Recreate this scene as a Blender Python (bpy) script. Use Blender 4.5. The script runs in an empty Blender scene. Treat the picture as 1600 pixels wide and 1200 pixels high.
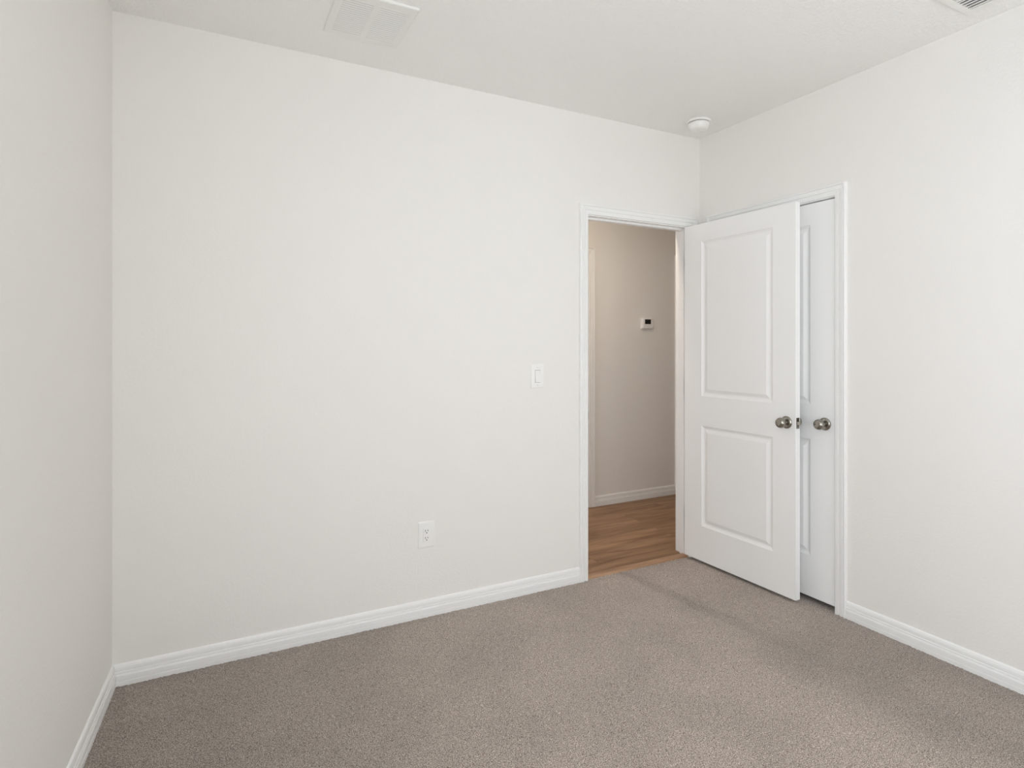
import bpy, bmesh, math, random
import numpy as np
from mathutils import Vector, Matrix

# ---------------------------------------------------------------- camera, world, lights, exposure
sc = bpy.context.scene
COL = sc.collection
YAW = 0.4791
cam_data = bpy.data.cameras.new('camera')
cam = bpy.data.objects.new('camera', cam_data)
COL.objects.link(cam)
cam.location = (0.3352, -2.7414, 1.3363)
cam.rotation_euler = (math.pi / 2, 0, -YAW)
cam_data.sensor_width = 36.0
cam_data.lens = 911.3 / 1600 * 36.0
cam_data.shift_y = -(600 - 538.23) / 1600
cam_data.clip_start = 0.02
sc.camera = cam

sc.view_settings.view_transform = 'Standard'
sc.view_settings.look = 'None'
sc.view_settings.gamma = 1.0
sc.view_settings.use_curve_mapping = False
sc.view_settings.exposure = 0.0
sc.cycles.max_bounces = 16
sc.cycles.diffuse_bounces = 12
sc.cycles.use_denoising = True
sc.cycles.sample_clamp_indirect = 4.0
sc.cycles.caustics_reflective = False
sc.cycles.caustics_refractive = False

world = bpy.data.worlds.new('world')
sc.world = world
world.use_nodes = True
world.node_tree.nodes['Background'].inputs[0].default_value = (0.80, 0.90, 1.0, 1)
world.node_tree.nodes['Background'].inputs[1].default_value = 1.0


def area(name, loc, rot, sx, sy, power, color):
    l = bpy.data.lights.new(name, 'AREA')
    l.shape = 'RECTANGLE'
    l.size, l.size_y = sx, sy
    l.energy = power
    l.color = color
    o = bpy.data.objects.new(name, l)
    o.location = loc
    o.rotation_euler = rot
    COL.objects.link(o)
    return o


W = 3.1033          # right wall plane
H = 2.64            # ceiling height
LA = -0.0653        # the left wall opens out a little
YR = -3.55          # rear wall (behind the camera)
WX0, WX1, WZ0, WZ1 = 1.65, 2.95, 0.75, 2.15   # window in the rear wall
VY0, VY1 = -3.50, -2.80                        # window in the left wall (its own length axis)

# daylight entering at the two windows behind the viewer, plus an added upward fill
area('rear_window_daylight', ((WX0 + WX1) / 2, YR - 0.03, (WZ0 + WZ1) / 2), (math.radians(90), 0, 0),
     WX1 - WX0 - 0.1, WZ1 - WZ0 - 0.1, 6.5, (0.98, 1.0, 1.02))
area('rear_ceiling_fill', ((WX0 + WX1) / 2, YR + 0.0, WZ0 + 0.22), (math.radians(140), 0, 0),
     WX1 - WX0 - 0.1, 0.30, 9, (0.99, 1.0, 1.02))      # added fill light, tilted up to brighten the ceiling
_c, _s = math.cos(LA), math.sin(LA)
_m = (VY0 + VY1) / 2
area('side_window_daylight', (-0.02 * _c - _m * _s, -0.02 * _s + _m * _c, (WZ0 + WZ1) / 2), (0, math.radians(-90), LA),
     WZ1 - WZ0 - 0.06, VY1 - VY0 - 0.06, 51, (0.90, 0.97, 1.07))
# warm lamp on the hall ceiling and daylight reaching the hall from its open end
area('hall_lamp', (2.55, 0.21, 2.60), (0, 0, 0), 0.16, 0.16, 9.5, (1.0, 0.83, 0.66))
area('hall_daylight', (1.05, 0.65, 1.0), (0, math.radians(-90), 0), 1.4, 0.8, 3.2, (0.90, 0.97, 1.12))


# ---------------------------------------------------------------- materials
def new_mat(name):
    m = bpy.data.materials.new(name)
    m.use_nodes = True
    nt = m.node_tree
    return m, nt, nt.nodes['Principled BSDF']


def srgb(r, g, b):
    f = lambda c: (c / 255 / 12.92) if c / 255 <= 0.04045 else ((c / 255 + 0.055) / 1.055) ** 2.4
    return (f(r), f(g), f(b), 1)


def plain(name, col, rough=0.5, metal=0.0, spec=0.5, coat=0.0):
    m, nt, b = new_mat(name)
    b.inputs['Base Color'].default_value = col
    b.inputs['Roughness'].default_value = rough
    b.inputs['Metallic'].default_value = metal
    b.inputs['Specular IOR Level'].default_value = spec
    return m


def bumped(name, col, rough, scale, detail, dist, strength=1.0, spec=0.3):
    m, nt, b = new_mat(name)
    b.inputs['Base Color'].default_value = col
    b.inputs['Roughness'].default_value = rough
    b.inputs['Specular IOR Level'].default_value = spec
    tc = nt.nodes.new('ShaderNodeTexCoord')
    n = nt.nodes.new('ShaderNodeTexNoise')
    n.inputs['Scale'].default_value = scale
    n.inputs['Detail'].default_value = detail
    n.inputs['Roughness'].default_value = 0.5
    bp = nt.nodes.new('ShaderNodeBump')
    bp.inputs['Strength'].default_value = strength
    bp.inputs['Distance'].default_value = dist
    nt.links.new(tc.outputs['Object'], n.inputs['Vector'])
    nt.links.new(n.outputs['Fac'], bp.inputs['Height'])
    nt.links.new(bp.outputs['Normal'], b.inputs['Normal'])
    return m


M_WALL = bumped('wall_paint', (0.825, 0.81, 0.78, 1), 0.75, 90, 3, 0.0009)
M_CEIL = bumped('ceiling_paint', (0.885, 0.88, 0.862, 1), 0.9, 110, 4, 0.0035)
M_TRIM = plain('trim_paint', (0.86, 0.86, 0.845, 1), 0.35, spec=0.45)
M_DOOR = plain('door_paint', (0.885, 0.885, 0.875, 1), 0.38, spec=0.45)
M_PLASTIC = plain('white_plastic', (0.86, 0.855, 0.83, 1), 0.3)
M_VENT = plain('vent_enamel', (0.82, 0.82, 0.79, 1), 0.4)
M_DUCT = plain('dark_duct', (0.05, 0.05, 0.05, 1), 0.8)
M_SLOT = plain('dark_slot', (0.03, 0.03, 0.03, 1), 0.7)
M_SCREEN = plain('black_screen', (0.012, 0.012, 0.01, 1), 0.15)
M_NICKEL = plain('satin_nickel', (0.35, 0.33, 0.29, 1), 0.22, metal=1.0)


def carpet_material():
    m, nt, b = new_mat('carpet_pile')
    N, L = nt.nodes, nt.links
    tc = N.new('ShaderNodeTexCoord')
    fine = N.new('ShaderNodeTexNoise')
    fine.inputs['Scale'].default_value = 300
    fine.inputs['Detail'].default_value = 3.0
    fine.inputs['Roughness'].default_value = 0.8
    L.new(tc.outputs['Object'], fine.inputs['Vector'])
    ramp = N.new('ShaderNodeValToRGB')
    e = ramp.color_ramp.elements
    e[0].position, e[0].color = 0.385, srgb(84, 71, 63)
    e[1].position, e[1].color = 0.615, srgb(230, 216, 203)
    mid = ramp.color_ramp.elements.new(0.5)
    mid.color = srgb(166, 152, 141)
    L.new(fine.outputs['Fac'], ramp.inputs['Fac'])
    # brushed pile: vacuum lane and random patches, plus painted shade on the left
    sep = N.new('ShaderNodeSeparateXYZ')
    L.new(tc.outputs['Object'], sep.inputs[0])
    wob = N.new('ShaderNodeTexNoise')
    wob.inputs['Scale'].default_value = 5.0
    wob.inputs['Detail'].default_value = 4.0
    L.new(tc.outputs['Object'], wob.inputs['Vector'])

    def math_(op, a, b=None):
        n = N.new('ShaderNodeMath')
        n.operation = op
        for i, v in enumerate((a, b)):
            if v is None:
                continue
            if isinstance(v, (int, float)):
                n.inputs[i].default_value = v
            else:
                L.new(v, n.inputs[i])
        return n.outputs[0]

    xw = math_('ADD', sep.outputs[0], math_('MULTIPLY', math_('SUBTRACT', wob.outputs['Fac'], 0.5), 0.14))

    def step(v, lo, hi, to0, to1):
        r = N.new('ShaderNodeMapRange')
        r.interpolation_type = 'SMOOTHSTEP'
        for k_, q_ in (('From Min', lo), ('From Max', hi), ('To Min', to0), ('To Max', to1)):
            r.inputs[k_].default_value = q_
        L.new(v, r.inputs['Value'])
        return r.outputs['Result']
    # wheel track of the vacuum: a narrow darker lane running out from the doorway
    lane_x = math_('SUBTRACT', math_('ADD', xw, math_('MULTIPLY', sep.outputs[1], 0.12)), 2.47)
    lane_in = step(math_('ABSOLUTE', lane_x), 0.015, 0.065, 0.17, 0.0)
    lane = math_('SUBTRACT', 1.0, math_('MULTIPLY', lane_in, step(sep.outputs[1], -1.25, -0.25, 0.25, 1.0)))
    east = math_('SUBTRACT', 1.0, math_('MULTIPLY', step(xw, 2.30, 2.58, 0.0, 0.18), step(sep.outputs[1], -1.15, -0.80, 1.0, 0.15)))       # darker toward the closet wall
    west_shade = step(xw, 0.30, 1.75, 0.74, 1.0)        # shade toward the bare wall, painted into the carpet colour
    big = N.new('ShaderNodeTexNoise')
    big.inputs['Scale'].default_value = 2.4
    big.inputs['Detail'].default_value = 3.0
    L.new(tc.outputs['Object'], big.inputs['Vector'])
    patch = step(big.outputs['Fac'], 0.38, 0.62, 0.95, 1.05)
    nap_shade = math_('MULTIPLY', math_('MULTIPLY', lane, patch), math_('MULTIPLY', east, west_shade))
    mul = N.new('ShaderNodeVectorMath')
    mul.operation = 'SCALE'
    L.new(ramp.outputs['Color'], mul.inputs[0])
    L.new(nap_shade, mul.inputs['Scale'])
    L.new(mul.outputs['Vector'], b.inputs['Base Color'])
    b.inputs['Roughness'].default_value = 1.0
    b.inputs['Specular IOR Level'].default_value = 0.05
    b.inputs['Sheen Weight'].default_value = 0.25
    b.inputs['Sheen Roughness'].default_value = 0.5
    bp = N.new('ShaderNodeBump')
    bp.inputs['Strength'].default_value = 0.7
    bp.inputs['Distance'].default_value = 0.004
    L.new(fine.outputs['Fac'], bp.inputs['Height'])
    L.new(bp.outputs['Normal'], b.inputs['Normal'])
    return m


def wood_material(name, dark, light, planks=True):
    m, nt, b = new_mat(name)
    N, L = nt.nodes, nt.links
    tc = N.new('ShaderNodeTexCoord')
    brick = N.new('ShaderNodeTexBrick')
    brick.inputs['Scale'].default_value = 1.0
    brick.inputs['Brick Width'].default_value = 1.22
    brick.inputs['Row Height'].default_value = 0.178
    brick.inputs['Mortar Size'].default_value = 0.0012
    brick.inputs['Mortar Smooth'].default_value = 0.2
    brick.inputs['Color1'].default_value = (0.2, 0.2, 0.2, 1)
    brick.inputs['Color2'].default_value = (0.8, 0.8, 0.8, 1)
    brick.inputs['Mortar'].default_value = (0.0, 0.0, 0.0, 1)
    brick.offset = 0.37
    L.new(tc.outputs['Object'], brick.inputs['Vector'])
    # each plank shifts the grain
    add = N.new('ShaderNodeVectorMath')
    add.operation = 'MULTIPLY_ADD'
    add.inputs[1].default_value = (7.0, 3.0, 5.0)
    L.new(brick.outputs['Color'], add.inputs[0])
    L.new(tc.outputs['Object'], add.inputs[2])
    mp = N.new('ShaderNodeMapping')
    mp.inputs['Scale'].default_value = (0.9, 8.0, 1.0)
    L.new(add.outputs['Vector'], mp.inputs['Vector'])
    n1 = N.new('ShaderNodeTexNoise')
    n1.inputs['Scale'].default_value = 2.2
    n1.inputs['Detail'].default_value = 6.0
    n1.inputs['Roughness'].default_value = 0.6
    n1.inputs['Distortion'].default_value = 0.6
    L.new(mp.outputs['Vector'], n1.inputs['Vector'])
    ramp = N.new('ShaderNodeValToRGB')
    e = ramp.color_ramp.elements
    e[0].position, e[0].color = 0.32, dark
    e[1].position, e[1].color = 0.68, light
    L.new(n1.outputs['Fac'], ramp.inputs['Fac'])
    mix = N.new('ShaderNodeMix')
    mix.data_type = 'RGBA'
    mix.blend_type = 'MULTIPLY'
    mix.inputs[0].default_value = 0.35
    L.new(ramp.outputs['Color'], mix.inputs[6])
    L.new(brick.outputs['Color'], mix.inputs[7])
    L.new((mix.outputs[2] if planks else ramp.outputs['Color']), b.inputs['Base Color'])
    b.inputs['Roughness'].default_value = 0.42
    b.inputs['Specular IOR Level'].default_value = 0.35
    return m


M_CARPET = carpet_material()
M_WOOD = wood_material('vinyl_planks', srgb(128, 92, 62), srgb(186, 148, 112))
M_STRIP = wood_material('threshold_wood', srgb(146, 112, 86), srgb(176, 142, 114), planks=False)


# ---------------------------------------------------------------- helpers
def box(bm, x0, x1, y0, y1, z0, z1):
    v = [bm.verts.new(p) for p in ((x0, y0, z0), (x1, y0, z0), (x1, y1, z0), (x0, y1, z0),
                                   (x0, y0, z1), (x1, y0, z1), (x1, y1, z1), (x0, y1, z1))]
    fs = []
    for f in ((3, 2, 1, 0), (4, 5, 6, 7), (0, 1, 5, 4), (1, 2, 6, 5), (2, 3, 7, 6), (3, 0, 4, 7)):
        fs.append(bm.faces.new([v[i] for i in f]))
    return v, fs


def finish(name, bm, mat, parent=None, smooth=False, bevel=0.0, mats=None):
    bmesh.ops.recalc_face_normals(bm, faces=bm.faces[:])
    me = bpy.data.meshes.new(name)
    bm.to_mesh(me)
    bm.free()
    o = bpy.data.objects.new(name, me)
    COL.objects.link(o)
    for m in (mats or [mat]):
        me.materials.append(m)
    if smooth:
        for p in me.polygons:
            p.use_smooth = True
    if bevel:
        md = o.modifiers.new('bevel', 'BEVEL')
        md.width = bevel
        md.segments = 2
        md.limit_method = 'ANGLE'
        for p in me.polygons:
            p.use_smooth = True
        md.harden_normals = True
    if parent:
        o.parent = parent
    return o


def tag(o, label, cat, kind=None, group=None):
    o['label'] = label
    o['category'] = cat
    if kind:
        o['kind'] = kind
    if group:
        o['group'] = group
    return o


def empty(name, loc=(0, 0, 0), rz=0.0):
    o = bpy.data.objects.new(name, None)
    o.location = loc
    o.rotation_euler = (0, 0, rz)
    o.empty_display_size = 0.1
    COL.objects.link(o)
    return o


def bx(*a):
    bm = bmesh.new()
    box(bm, *a)
    return bm


def lathe(bm, prof, origin, axis, seg=48):
    """prof: list of (distance along axis, radius)"""
    axis = Vector(axis).normalized()
    u = axis.orthogonal().normalized()
    v = axis.cross(u)
    o = Vector(origin)
    rings = []
    for d, r in prof:
        if r < 1e-6:
            rings.append([bm.verts.new(o + axis * d)])
        else:
            rings.append([bm.verts.new(o + axis * d + (u * math.cos(2 * math.pi * k / seg) + v * math.sin(2 * math.pi * k / seg)) * r)
                          for k in range(seg)])
    for a, b in zip(rings, rings[1:]):
        for k in range(seg):
            q = [a[k % len(a)], a[(k + 1) % len(a)], b[(k + 1) % len(b)], b[k % len(b)]]
            q = list(dict.fromkeys(q))
            if len(q) >= 3:
                bm.faces.new(q)


# moulding profiles: (distance from inner edge or height, thickness off the wall)
CASING = [(0.0, 0.0), (0.0, 0.0085), (0.002, 0.0110), (0.0180, 0.0120), (0.0200, 0.0075), (0.0235, 0.0080),
          (0.0260, 0.0130), (0.040, 0.0150), (0.0420, 0.0110), (0.0450, 0.0115), (0.0475, 0.0165), (0.0535, 0.0175), (0.0565, 0.0150), (0.057, 0.0)]
BASE = [(-0.006, 0.014), (0.0170, 0.014), (0.0180, 0.0110), (0.0205, 0.0110), (0.0220, 0.014), (0.0400, 0.0138), (0.0440, 0.0122),
        (0.0450, 0.0085), (0.0480, 0.0085), (0.0495, 0.0115), (0.0540, 0.0108), (0.0552, 0.0068), (0.0580, 0.0068), (0.0600, 0.0095), (0.0700, 0.0088),
        (0.0790, 0.0062), (0.0830, 0.0030), (0.0840, 0.0)]


def casing_mesh(fn, a0, a1, zt, skip=()):
    """fn(a, z, t) -> world point. Three mitred legs round an opening a0..a1 with head zt."""
    bm = bmesh.new()
    rails = []
    for u, t in CASING:
        rails.append([bm.verts.new(fn(a0 - u, -0.004, t)), bm.verts.new(fn(a0 - u, zt + u, t)),
                      bm.verts.new(fn(a1 + u, zt + u, t)), bm.verts.new(fn(a1 + u, -0.004, t))])
    for r, s in zip(rails, rails[1:]):
        for k in range(3):
            bm.faces.new((r[k], r[k + 1], s[k + 1], s[k]))
    for k in (0, 3):
        bm.faces.new([r[k] for r in rails])
    return bm


def run_mesh(p0, p1, nrm, m0=0.0, m1=0.0):
    """baseboard run from p0 to p1 on the wall foot; nrm = into the room; m0/m1 = mitre slope at the ends"""
    bm = bmesh.new()
    p0, p1, nrm = Vector(p0), Vector(p1), Vector(nrm).normalized()
    d = (p1 - p0).normalized()
    A, B = [], []
    prof = [(BASE[0][0], 0.0)] + BASE
    for h, t in prof:
        A.append(bm.verts.new(p0 + nrm * t + d * t * m0 + Vector((0, 0, h))))
        B.append(bm.verts.new(p1 + nrm * t - d * t * m1 + Vector((0, 0, h))))
    for i in range(len(A) - 1):
        bm.faces.new((A[i], A[i + 1], B[i + 1], B[i]))
    bm.faces.new(A)
    bm.faces.new(B[::-1])
    return bm


# ---------------------------------------------------------------- room shell
DX0, DX1, DZ = 2.246, 3.013, 2.069       # hall doorway clear opening
CY0, CY1, CZ = -0.135, -0.904, 2.0725     # closet opening on the right wall
JT = 0.018                               # jamb thickness
WT = 0.115                               # partition thickness
HY = 1.20                                # far wall of the hall
HX0, HX1 = 0.9, 5.6

bm = bmesh.new()
box(bm, -0.15, DX0 - JT, 0, WT, -0.03, H)
box(bm, DX0 - JT, DX1 + JT, 0, WT, DZ + JT, H)
box(bm, DX1 + JT, HX1, 0, WT, -0.03, H)
tag(finish('wall_back', bm, M_WALL), 'long off-white wall with the doorway, light switch and outlet', 'wall', 'structure')

bm = bmesh.new()
box(bm, W, W + WT, CY0 + JT, 0, -0.03, H)
box(bm, W, W + WT, CY1 - JT, CY0 + JT, CZ + JT, H)
box(bm, W, W + WT, YR, CY1 - JT, -0.03, H)
tag(finish('wall_right', bm, M_WALL), 'off-white wall with the closet opening', 'wall', 'structure')

bm = bmesh.new()
box(bm, -0.12, 0, VY1, 0, -0.03, H)
box(bm, -0.12, 0, -3.62, VY0, -0.03, H)
box(bm, -0.12, 0, VY0, VY1, -0.03, WZ0)
box(bm, -0.12, 0, VY0, VY1, WZ1, H)
wl = finish('wall_left', bm, M_WALL)
wl.rotation_euler = (0, 0, LA)
tag(wl, 'bare off-white wall running toward the viewer', 'wall', 'structure')

bm = bmesh.new()
box(bm, -0.40, WX0, YR - WT, YR, -0.03, H)
box(bm, WX1, W + WT, YR - WT, YR, -0.03, H)
box(bm, WX0, WX1, YR - WT, YR, -0.03, WZ0)
box(bm, WX0, WX1, YR - WT, YR, WZ1, H)
tag(finish('wall_rear', bm, M_WALL), 'off-white wall with the window behind the viewer', 'wall', 'structure')

tag(finish('ceiling', bx(-0.45, W + WT, YR - WT, WT, H, H + 0.05), M_CEIL), 'textured flat white ceiling', 'ceiling', 'structure')

# carpet: a real grid of small uneven tufts
rng = np.random.default_rng(5)
gx = np.arange(-0.32, W + 0.0201, 0.0075)
gy = np.arange(YR - 0.02, 0.0051, 0.0075)
X, Y = np.meshgrid(gx, gy)
Z = rng.normal(0, 0.0011, X.shape)
edge = np.minimum(np.minimum(W - X, -Y), np.minimum(X + Y * math.tan(LA) * -1 + 0.0, Y - YR))
e_ = np.clip((edge - 0.015) / 0.05, 0, 1)
Z += 0.010 * e_ * e_ * (3 - 2 * e_)        # the pad lifts the carpet away from the tack strip
X = X + rng.normal(0, 0.0014, X.shape)
Y = Y + rng.normal(0, 0.0014, Y.shape)
Y[-1, :] = 0.004 + rng.normal(0, 0.0008, Y[-1, :].shape)
ny, nx = X.shape
verts = np.stack([X, Y, Z], -1).reshape(-1, 3)
idx = np.arange(nx * ny).reshape(ny, nx)
quads = np.stack([idx[:-1, :-1], idx[:-1, 1:], idx[1:, 1:], idx[1:, :-1]], -1).reshape(-1, 4)
me = bpy.data.meshes.new('floor')
me.vertices.add(len(verts))
me.vertices.foreach_set('co', verts.ravel().astype(np.float32))
me.loops.add(quads.size)
me.loops.foreach_set('vertex_index', quads.ravel().astype(np.int32))
me.polygons.add(len(quads))
me.polygons.foreach_set('loop_start', (np.arange(len(quads)) * 4).astype(np.int32))
me.polygons.foreach_set('loop_total', np.full(len(quads), 4, np.int32))
me.update(calc_edges=True)
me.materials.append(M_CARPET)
me.polygons.foreach_set('use_smooth', np.ones(len(quads), bool))
fl = bpy.data.objects.new('floor', me)
COL.objects.link(fl)
tag(fl, 'taupe flecked cut-pile carpet covering the bedroom floor', 'carpet', 'structure')

# ---------------------------------------------------------------- baseboards
tag(finish('baseboard_back', run_mesh((0, 0, 0), (DX0 - 0.005 - 0.057, 0, 0), (0, -1, 0), 1.0, 0), M_TRIM),
    'white moulded baseboard under the long wall left of the doorway', 'baseboard', 'structure')
sl, cl = math.sin(-LA), math.cos(LA)
tag(finish('baseboard_left', run_mesh((0, 0, 0), (-3.55 * sl, -3.55 * cl, 0), (cl, -sl, 0), 1.0, 1.0), M_TRIM),
    'white moulded baseboard along the bare wall nearest the viewer', 'baseboard', 'structure')
tag(finish('baseboard_right', run_mesh((W, CY1 - 0.005 - 0.057, 0), (W, YR, 0), (-1, 0, 0), 0, 1.0), M_TRIM),
    'white moulded baseboard from the closet casing onward', 'baseboard', 'structure')
bmr = run_mesh((-0.2, YR, 0), (W, YR, 0), (0, 1, 0), 1.0, 1.0)
tag(finish('baseboard_rear', bmr, M_TRIM), 'white moulded baseboard under the window wall', 'baseboard', 'structure')


# ---------------------------------------------------------------- doors
DW, DH0, DH1, DT = 0.762, 0.028, 2.066, 0.035
PANELS = [(0.137, 0.629, 1.025, 1.958), (0.137, 0.629, 0.240, 0.846)]
RINGS = [(0.0, 0.0), (0.0025, 0.0030), (0.013, 0.0085), (0.019, 0.0095), (0.0235, 0.0088), (0.041, 0.0020), (0.043, 0.0018)]


def door_slab():
    """local: hinge edge x=0, latch edge x=DW, visible face y=0, thickness toward +y, z from the floor"""
    bm = bmesh.new()
    (pa, pb, u0, u1), (_, _, l0, l1) = PANELS
    for y, s in ((0.0, 1.0), (DT, -1.0)):
        def q(x0, x1, z0, z1):
            bm.faces.new([bm.verts.new((x, y, z)) for x, z in ((x0, z0), (x1, z0), (x1, z1), (x0, z1))])
        for z0, z1 in ((DH0, l0), (l1, u0), (u1, DH1)):
            for x0, x1 in ((0, pa), (pa, pb), (pb, DW)):
                q(x0, x1, z0, z1)
        for z0, z1 in ((l0, l1), (u0, u1)):
            q(0, pa, z0, z1)
            q(pb, DW, z0, z1)
        for x0, x1, z0, z1 in PANELS:
            prev = None
            for u, d in RINGS:
                yy = y + s * d
                r = [bm.verts.new((x, yy, z)) for x, z in ((x0 + u, z0 + u), (x1 - u, z0 + u), (x1 - u, z1 - u), (x0 + u, z1 - u))]
                if prev:
                    for k in range(4):
                        bm.faces.new((prev[k], prev[(k + 1) % 4], r[(k + 1) % 4], r[k]))
                prev = r
            bm.faces.new(prev)
    for f in (((0, 0, DH0), (0, DT, DH0), (0, DT, DH1), (0, 0, DH1)),
              ((DW, 0, DH0), (DW, DT, DH0), (DW, DT, DH1), (DW, 0, DH1)),
              ((0, 0, DH0), (DW, 0, DH0), (DW, DT, DH0), (0, DT, DH0)),
              ((0, 0, DH1), (DW, 0, DH1), (DW, DT, DH1), (0, DT, DH1))):
        bm.faces.new([bm.verts.new(p) for p in f])
    bmesh.ops.remove_doubles(bm, verts=bm.verts[:], dist=1e-5)
    return bm


ROSE = [(0.0, 0.0), (0.0, 0.0325), (0.002, 0.0325), (0.005, 0.0310), (0.008, 0.0265), (0.0095, 0.0200), (0.0100, 0.0130)]
KNOB = [(0.0085, 0.0125), (0.020, 0.0105), (0.026, 0.0110), (0.030, 0.0160), (0.034, 0.0220), (0.040, 0.0260),
        (0.046, 0.0270), (0.052, 0.0262), (0.058, 0.0235), (0.062, 0.0190), (0.0645, 0.0125), (0.0655, 0.0060), (0.0657, 0.0)]


def make_door(name, loc, rz, label, hinge_knuckle_y=None):
    d = empty(name, loc, rz)
    tag(d, label, 'door', 'structure')
    finish('door_panel', door_slab(), M_DOOR, d)
    for y, s in ((0.0, -1), (DT, 1)):
        bm = bmesh.new()
        lathe(bm, ROSE, (DW - 0.052, y, 0.933), (0, s, 0))
        r = finish('rosette', bm, M_NICKEL, d, smooth=True)
        r['label'] = 'round satin nickel backplate'
        bm = bmesh.new()
        lathe(bm, KNOB, (DW - 0.052, y, 0.933), (0, s, 0))
        k = finish('knob', bm, M_NICKEL, r, smooth=True)
        k['label'] = 'satin nickel round knob'
    p = finish('latch_plate', bx(DW - 0.0005, DW + 0.0012, 0.0055, 0.0295, 0.905, 0.961), M_NICKEL, d, bevel=0.0006)
    p['label'] = 'satin nickel latch plate in the door edge'
    bm = bmesh.new()
    v = [bm.verts.new(q) for q in ((DW, 0.010, 0.925), (DW, 0.025, 0.925), (DW, 0.025, 0.941), (DW, 0.010, 0.941),
                                   (DW + 0.003, 0.010, 0.925), (DW + 0.011, 0.025, 0.925), (DW + 0.011, 0.025, 0.941), (DW + 0.003, 0.010, 0.941))]
    for f in ((3, 2, 1, 0), (4, 5, 6, 7), (0, 1, 5, 4), (1, 2, 6, 5), (2, 3, 7, 6), (3, 0, 4, 7)):
        bm.faces.new([v[i] for i in f])
    finish('latch_bolt', bm, M_NICKEL, p, bevel=0.001)
    if hinge_knuckle_y is not None:
        for z in (0.27, 1.06, 1.86):
            bm = bmesh.new()
            lathe(bm, [(0, 0), (0, 0.0055), (0.088, 0.0055), (0.088, 0)], (-0.002, hinge_knuckle_y, z - 0.044), (0, 0, 1), 16)
            box(bm, -0.0015, 0.0, 0.004, DT, z - 0.044, z + 0.044)
            finish('hinge', bm, M_NICKEL, d)
    return d


# open hall door: visible face at x~2.97 .. 2.99, swung a little past square
rz_open = math.atan2(-0.770 + 0.005, 2.992 - 2.972)
make_door('door_1', (2.972, -0.005, 0), rz_open,
          'white two-panel door standing open into the bedroom, in front of the closet door', hinge_knuckle_y=DT + 0.004)
# closet door, closed; local +y must point to +x (into the closet), hinge toward the corner
make_door('door_2', (W + 0.003, CY0 - 0.0035, 0), -math.pi / 2,
          'white two-panel closet door, closed, half hidden behind the open door', hinge_knuckle_y=None)

# jambs and casings
def jamb(fn, a0, a1, zt, stop0, stop1, depth):
    """fn(a, z, t): t runs into the wall"""
    bm = bmesh.new()

    def b(a_0, a_1, t0, t1, z0, z1):
        c = [fn(a, z, t) for z in (z0, z1) for a, t in ((a_0, t0), (a_1, t0), (a_1, t1), (a_0, t1))]
        v = [bm.verts.new(p) for p in c]
        for f in ((3, 2, 1, 0), (4, 5, 6, 7), (0, 1, 5, 4), (1, 2, 6, 5), (2, 3, 7, 6), (3, 0, 4, 7)):
            bm.faces.new([v[i] for i in f])
    b(a0 - JT, a0, 0, depth, -0.004, zt)
    b(a1, a1 + JT, 0, depth, -0.004, zt)
    b(a0 - JT, a1 + JT, 0, depth, zt, zt + JT)
    b(a0, a0 + 0.011, stop0, stop1, -0.004, zt - 0.011)
    b(a1 - 0.011, a1, stop0, stop1, -0.004, zt - 0.011)
    b(a0, a1, stop0, stop1, zt - 0.011, zt)
    return bm


t1 = empty('trim_1')
tag(t1, 'white casing and jambs around the open hall doorway', 'door frame', 'structure')
finish('casing', casing_mesh(lambda a, z, t: (a, -t, z), DX0 - 0.005, DX1 + 0.005, DZ + 0.005), M_TRIM, t1)
finish('casing', casing_mesh(lambda a, z, t: (a, WT + t, z), DX0 - 0.005, DX1 + 0.005, DZ + 0.005), M_TRIM, t1)
finish('jamb', jamb(lambda a, z, t: (a, t, z), DX0, DX1, DZ, 0.037, 0.072, WT), M_TRIM, t1)
sp = finish('strike_plate', bx(DX0 - 0.001, DX0 + 0.0012, -0.001, 0.032, 0.905, 0.961), M_NICKEL, t1)
sp['label'] = 'nickel strike plate on the jamb'
bm = bx(DX0 - 0.004, DX0 + 0.0012, -0.0035, 0.0, 0.915, 0.951)
finish('strike_lip', bm, M_NICKEL, sp)

t2 = empty('trim_2')
tag(t2, 'white casing and jambs around the closet opening', 'door frame', 'structure')
finish('casing', casing_mesh(lambda a, z, t: (W - t, a, z), CY1 - 0.005, CY0 + 0.005, CZ + 0.005), M_TRIM, t2)
finish('jamb', jamb(lambda a, z, t: (W + t, a, z), CY1, CY0, CZ, 0.041, 0.076, WT), M_TRIM, t2)

# closet behind the closed door
bm = bmesh.new()
box(bm, W + WT, W + 0.75, -1.55, -1.50, -0.03, H)
box(bm, W + WT, W + 0.75, -0.03, 0.0, -0.03, H)
box(bm, W + 0.70, W + 0.75, -1.50, -0.03, -0.03, H)
box(bm, W, W + 0.75, -1.55, 0.0, H, H + 0.05)
tag(finish('wall_closet', bm, M_WALL), 'closet interior behind the closed closet door', 'closet', 'structure')

tag(finish('floor_closet', bx(W + 0.015, W + 0.75, -1.55, 0.0, -0.05, -0.001), M_CARPET), 'taupe carpet inside the closet', 'carpet', 'structure')

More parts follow.
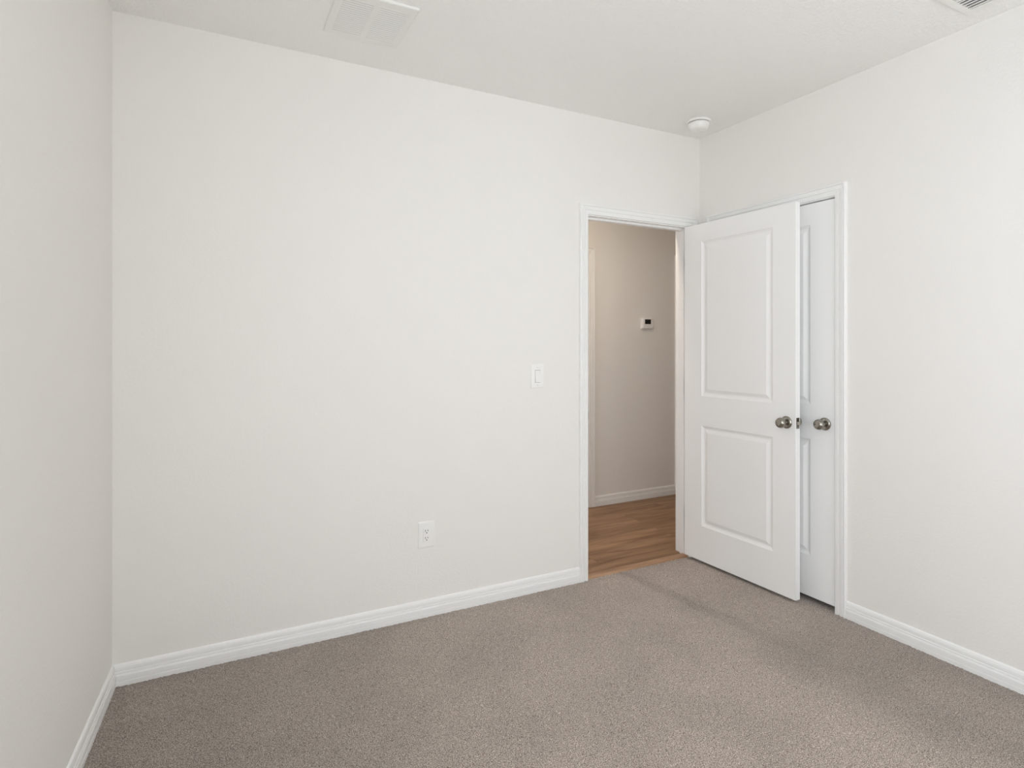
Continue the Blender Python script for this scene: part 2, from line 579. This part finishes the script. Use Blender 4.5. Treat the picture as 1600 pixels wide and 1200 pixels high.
# ---------------------------------------------------------------- hall
bm = bx(HX0, HX1, 0.045, HY + 0.1, -0.03, 0.006)
o = finish('floor_hall', bm, M_WOOD)
tag(o, 'warm brown wood-look plank floor of the hall', 'floor', 'structure')
bm = bmesh.new()
v = [bm.verts.new(p) for x in (DX0, DX1) for p in ((x, 0.002, -0.004), (x, 0.004, 0.004), (x, 0.012, 0.010), (x, 0.044, 0.0125), (x, 0.052, 0.006), (x, 0.052, -0.004))]
n = 6
for k in range(n):
    bm.faces.new((v[k], v[(k + 1) % n], v[n + (k + 1) % n], v[n + k]))
bm.faces.new(v[:n])
bm.faces.new(v[n:][::-1])
tag(finish('trim_threshold', bm, M_STRIP), 'light wood reducer strip between the carpet and the plank floor', 'threshold strip', 'structure')

HA0, HA1 = 2.325, 3.087      # doorway in the hall's far wall, left of the thermostat
HB0, HB1 = 4.071, 4.833      # and right of it
bm = bmesh.new()
box(bm, HX0, HA0 - 0.02, HY, HY + WT, -0.03, H)
box(bm, HA1 + 0.0, HB0, HY, HY + WT, -0.03, H)
box(bm, HB1, HX1, HY, HY + WT, -0.03, H)
box(bm, HA0 - 0.02, HA1, HY, HY + WT, DZ, H)
box(bm, HB0, HB1, HY, HY + WT, DZ, H)
tag(finish('wall_hall', bm, M_WALL), 'beige-lit hall wall with the thermostat, seen through the doorway', 'wall', 'structure')
bm = bmesh.new()
box(bm, HX0 - 0.1, HX0, WT, HY + WT, -0.03, H)
box(bm, HX1, HX1 + 0.1, WT, HY + WT, -0.03, H)
tag(finish('wall_hall_ends', bm, M_WALL), 'end walls of the hall', 'wall', 'structure')
tag(finish('ceiling_hall', bx(HX0 - 0.1, HX1 + 0.1, WT, HY + WT, H, H + 0.05), M_CEIL), 'flat white hall ceiling', 'ceiling', 'structure')
for nm, a, b_, lab in (('trim_3', HA0, HA1, 'white casing of the hall doorway left of the thermostat'),
                       ('trim_4', HB0, HB1, 'white casing of the hall doorway right of the thermostat')):
    tag(finish(nm, casing_mesh(lambda p, z, t: (p, HY - t, z + 0.006), a, b_, DZ - 0.002), M_TRIM), lab, 'door frame', 'structure')
make_door('door_3', (HA1 - 0.003, HY + 0.002 + DT, 0), math.pi, 'closed white door across the hall, left of the thermostat')
make_door('door_4', (HB0, HY + 0.002, 0), 0, 'closed white door across the hall, right of the thermostat')
tag(finish('baseboard_hall', run_mesh((HA1 + 0.057, HY, 0.006), (HB0 - 0.057, HY, 0.006), (0, -1, 0)), M_TRIM),
    'white baseboard on the hall wall below the thermostat', 'baseboard', 'structure')

# ---------------------------------------------------------------- rear window
gm = bpy.data.materials.new('window_glass')
gm.use_nodes = True
nt = gm.node_tree
nt.nodes.clear()
out = nt.nodes.new('ShaderNodeOutputMaterial')
mx = nt.nodes.new('ShaderNodeMixShader')
tr = nt.nodes.new('ShaderNodeBsdfTransparent')
gl = nt.nodes.new('ShaderNodeBsdfGlossy')
gl.inputs['Roughness'].default_value = 0.02
mx.inputs[0].default_value = 0.06
nt.links.new(tr.outputs[0], mx.inputs[1])
nt.links.new(gl.outputs[0], mx.inputs[2])
nt.links.new(mx.outputs[0], out.inputs[0])


def window(name, label, w, loc, rz):
    """local: x along the wall, y=0 the room face, +y outward"""
    wn = empty(name, loc, rz)
    tag(wn, label, 'window', 'structure')
    bm = bmesh.new()
    y0, y1 = 0.05, 0.09
    box(bm, 0, 0.05, y0, y1, WZ0, WZ1)
    box(bm, w - 0.05, w, y0, y1, WZ0, WZ1)
    box(bm, 0.05, w - 0.05, y0, y1, WZ0, WZ0 + 0.05)
    box(bm, 0.05, w - 0.05, y0, y1, WZ1 - 0.05, WZ1)
    box(bm, 0.05, w - 0.05, y0, y1, (WZ0 + WZ1) / 2 - 0.02, (WZ0 + WZ1) / 2 + 0.02)
    finish('window_frame', bm, M_TRIM, wn)
    finish('glass_pane', bx(0.05, w - 0.05, 0.068, 0.072, WZ0 + 0.05, WZ1 - 0.05), gm, wn)
    finish('window_sill', bx(0, w, -0.02, 0.05, WZ0, WZ0 + 0.015), M_TRIM, wn)


window('window_1', 'white framed window in the wall behind the viewer', WX1 - WX0, (WX1, YR, 0), math.pi)
window('window_2', 'white framed window in the side wall behind the viewer', VY1 - VY0, (-VY0 * -_s, VY0 * _c, 0), math.pi / 2 + LA)


# ---------------------------------------------------------------- wall plates
def plate(bm, w, h, d):
    """rounded, softly domed cover plate in local x/z, rising to -y"""
    rings = []
    for inset, y in ((0.0, 0.0), (0.0, -0.0030), (0.0012, -0.0050), (0.0045, -0.0062), (0.009, -0.0066)):
        r = []
        ww, hh, rad = w / 2 - inset, h / 2 - inset, 0.004
        for cx_, cz_, a0 in ((1, 1, 0), (-1, 1, 90), (-1, -1, 180), (1, -1, 270)):
            for k in range(5):
                a = math.radians(a0 + 90 * k / 4)
                r.append(bm.verts.new((cx_ * (ww - rad) + rad * math.cos(a), y * d, cz_ * (hh - rad) + rad * math.sin(a))))
        rings.append(r)
    n_ = len(rings[0])
    for a, b in zip(rings, rings[1:]):
        for k in range(n_):
            bm.faces.new((a[k], a[(k + 1) % n_], b[(k + 1) % n_], b[k]))
    bm.faces.new(rings[-1])
    bm.faces.new(rings[0][::-1])


def screw(parent, x, z, y):
    bm = bmesh.new()
    lathe(bm, [(0, 0), (0, 0.0031), (0.0008, 0.0028), (0.0011, 0.0)], (x, y, z), (0, -1, 0), 16)
    s = finish('screw', bm, M_PLASTIC, parent, smooth=True)
    b = finish('screw_slot', bx(x - 0.0022, x + 0.0022, y - 0.0014, y - 0.0008, z - 0.0004, z + 0.0004), M_SLOT, s)
    return s


sw = empty('light_switch', (1.912, 0, 1.164))
tag(sw, 'white rocker light switch on the wall left of the doorway', 'light switch')
bm = bmesh.new()
plate(bm, 0.080, 0.126, 1.0)
finish('cover_plate', bm, M_PLASTIC, sw)
bm = bmesh.new()
# recess rim and tilted rocker
for x0, x1, z0, z1 in ((-0.0175, -0.0160, -0.035, 0.035), (0.0160, 0.0175, -0.035, 0.035), (-0.0160, 0.0160, 0.0335, 0.035), (-0.0160, 0.0160, -0.035, -0.0335)):
    box(bm, x0, x1, -0.0074, -0.0060, z0, z1)
finish('rocker_frame', bm, M_PLASTIC, sw)
finish('rocker_gap_shade', bx(-0.0160, 0.0160, -0.0069, -0.0064, -0.0336, 0.0336), M_DUCT, sw)  # dark sheet painting in the shade around the rocker
bm = bmesh.new()
v = [bm.verts.new(p) for x in (-0.0150, 0.0150) for p in ((x, -0.0064, -0.0322), (x, -0.0125, -0.0322), (x, -0.0088, 0.0), (x, -0.0078, 0.0322), (x, -0.0064, 0.0322))]
for k in range(5):
    bm.faces.new((v[k], v[(k + 1) % 5], v[5 + (k + 1) % 5], v[5 + k]))
bm.faces.new(v[:5])
bm.faces.new(v[5:][::-1])
finish('rocker', bm, M_PLASTIC, sw)
screw(sw, 0, 0.0484, -0.0066)
screw(sw, 0, -0.0484, -0.0066)

ot = empty('power_outlet', (1.283, 0, 0.402))
tag(ot, 'white duplex power outlet low on the long wall', 'outlet')
bm = bmesh.new()
plate(bm, 0.084, 0.128, 1.0)
finish('cover_plate', bm, M_PLASTIC, ot)
rc = finish('receptacle', bx(-0.0165, 0.0165, -0.0086, -0.0060, -0.0335, 0.0335), M_PLASTIC, ot, bevel=0.0008)
for dz in (0.0175, -0.0175):
    for x, hgt in ((-0.0064, 0.0085), (0.0064, 0.0070)):
        finish('slot', bx(x - 0.0014, x + 0.0014, -0.0089, -0.0084, dz + 0.003 - hgt / 2, dz + 0.003 + hgt / 2), M_SLOT, rc)
    bm = bmesh.new()
    lathe(bm, [(0, 0), (0, 0.0027), (0.0005, 0.0027), (0.0005, 0)], (0, -0.0084, dz - 0.0075), (0, -1, 0), 16)
    finish('ground_hole', bm, M_SLOT, rc)

th = empty('thermostat', (3.690, HY, 1.518))
tag(th, 'small white thermostat with a black screen on the hall wall', 'thermostat')
finish('wall_bracket', bx(-0.060, 0.060, -0.006, 0.0, -0.048, 0.050), M_PLASTIC, th, bevel=0.002)
finish('body', bx(-0.054, 0.054, -0.028, -0.006, -0.043, 0.045), M_PLASTIC, th, bevel=0.004)
finish('screen', bx(-0.036, 0.028, -0.0292, -0.0278, -0.006, 0.034), M_SCREEN, th)
for x in (0.041,):
    for z in (0.024, 0.0):
        finish('button', bx(x - 0.005, x + 0.005, -0.0296, -0.0278, z - 0.006, z + 0.006), M_PLASTIC, th, bevel=0.0008)

# ---------------------------------------------------------------- ceiling fittings
# return air grille
rv = empty('ceiling_vent', (0.908, -0.404, H))
tag(rv, 'white louvred return air grille on the ceiling near the long wall', 'vent')
wx, wy = 0.1535, 0.164
bm = bmesh.new()
d0, d1 = -0.0045, -0.0085
def frame_ring(bm, ox, oy, ix, iy, zl):
    A = [bm.verts.new((sx * ox, sy * oy, 0)) for sx, sy in ((-1, -1), (1, -1), (1, 1), (-1, 1))]
    B = [bm.verts.new((sx * ox, sy * oy, -0.0060)) for sx, sy in ((-1, -1), (1, -1), (1, 1), (-1, 1))]
    Cc = [bm.verts.new((sx * (ox - 0.004), sy * (oy - 0.004), zl)) for sx, sy in ((-1, -1), (1, -1), (1, 1), (-1, 1))]
    D = [bm.verts.new((sx * ix, sy * iy, zl)) for sx, sy in ((-1, -1), (1, -1), (1, 1), (-1, 1))]
    E = [bm.verts.new((sx * ix, sy * iy, 0)) for sx, sy in ((-1, -1), (1, -1), (1, 1), (-1, 1))]
    for P, Q in ((A, B), (B, Cc), (Cc, D), (D, E)):
        for k in range(4):
            bm.faces.new((P[k], P[(k + 1) % 4], Q[(k + 1) % 4], Q[k]))
frame_ring(bm, wx, wy, 0.126, 0.126, -0.009)
box(bm, -0.011, 0.011, -0.126, 0.126, -0.009, -0.001)
finish('frame', bm, M_VENT, rv)
finish('duct_back', bx(-0.127, 0.127, -0.127, 0.127, -0.0008, -0.0002), M_DUCT, rv)
ns = 17
for side in (-1, 1):
    xa, xb = (0.011, 0.126) if side > 0 else (-0.126, -0.011)
    for k in range(ns):
        yc = -0.126 + 0.252 * (k + 0.5) / ns
        bm = bmesh.new()
        v = [bm.verts.new(p) for x in (xa, xb) for p in ((x, yc + 0.0054, -0.0090), (x, yc + 0.0054, -0.0084), (x, yc - 0.0042, -0.0064), (x, yc - 0.0042, -0.0070))]
        for q in range(4):
            bm.faces.new((v[q], v[(q + 1) % 4], v[4 + (q + 1) % 4], v[4 + q]))
        bm.faces.new(v[:4]); bm.faces.new(v[4:][::-1])
        finish('slat', bm, M_VENT, rv)

# supply register
sv = empty('supply_register', (2.807, -1.700, H))
tag(sv, 'white supply air register with dark slots on the ceiling near the right wall', 'vent')
bm = bmesh.new()
frame_ring(bm, 0.180, 0.172, 0.142, 0.142, -0.010)
box(bm, 0.030, 0.040, -0.142, 0.142, -0.010, -0.001)
finish('frame', bm, M_VENT, sv)
finish('duct_back', bx(-0.143, 0.143, -0.143, 0.143, -0.0008, -0.0002), M_DUCT, sv)


def reg_slat(p, q, w, tilt):
    """blade from p to q (xy), w across, leaning by tilt toward the ceiling"""
    p, q = Vector((*p, 0)), Vector((*q, 0))
    d = (q - p).normalized()
    n_ = Vector((-d.y, d.x, 0))
    bm = bmesh.new()
    v = []
    for e in (p, q):
        v += [bm.verts.new(e + n_ * a + Vector((0, 0, z))) for a, z in ((-w / 2, -0.0100), (w / 2, -0.0100), (w / 2 + tilt, -0.0010), (w / 2 + tilt - 0.0015, -0.0010))]
    for k in range(4):
        bm.faces.new((v[k], v[(k + 1) % 4], v[4 + (k + 1) % 4], v[4 + k]))
    bm.faces.new(v[:4])
    bm.faces.new(v[4:][::-1])
    return finish('slat', bm, M_VENT, sv)


for k in range(5):
    reg_slat((0.0485 + 0.0205 * k, -0.142), (0.0485 + 0.0205 * k, 0.142), 0.0085, -0.006)
for k in range(14):
    yk = 0.142 - 0.0195 * (k + 0.6)
    reg_slat((-0.142, yk), (0.030, yk), 0.0100, 0.004)

# smoke detector
sd = empty('smoke_detector', (2.868, -0.225, H))
tag(sd, 'round white smoke detector on the ceiling above the doorway corner', 'smoke detector')
bm = bmesh.new()
lathe(bm, [(0, 0), (0, 0.068), (0.006, 0.0685), (0.012, 0.067), (0.014, 0.062), (0.014, 0.0)], (0, 0, 0), (0, 0, -1), 64)
finish('mounting_base', bm, M_PLASTIC, sd, smooth=True)
bm = bmesh.new()
lathe(bm, [(0.0135, 0.0), (0.0135, 0.058), (0.0175, 0.058), (0.0175, 0.0)], (0, 0, 0), (0, 0, -1), 64)
finish('vent_gap', bm, M_SLOT, sd)
bm = bmesh.new()
lathe(bm, [(0.0170, 0.0), (0.0170, 0.0600), (0.022, 0.0605), (0.036, 0.0570), (0.048, 0.0520), (0.0545, 0.0460), (0.0575, 0.034), (0.0585, 0.018), (0.0588, 0.0)], (0, 0, 0), (0, 0, -1), 64)
finish('cover', bm, M_PLASTIC, sd, smooth=True)
bm = bmesh.new()
lathe(bm, [(0.0575, 0.0), (0.0575, 0.0125), (0.0605, 0.0118), (0.0612, 0.0)], (0.012, -0.012, 0), (0, 0, -1), 32)
finish('test_button', bm, M_PLASTIC, sd, smooth=True)
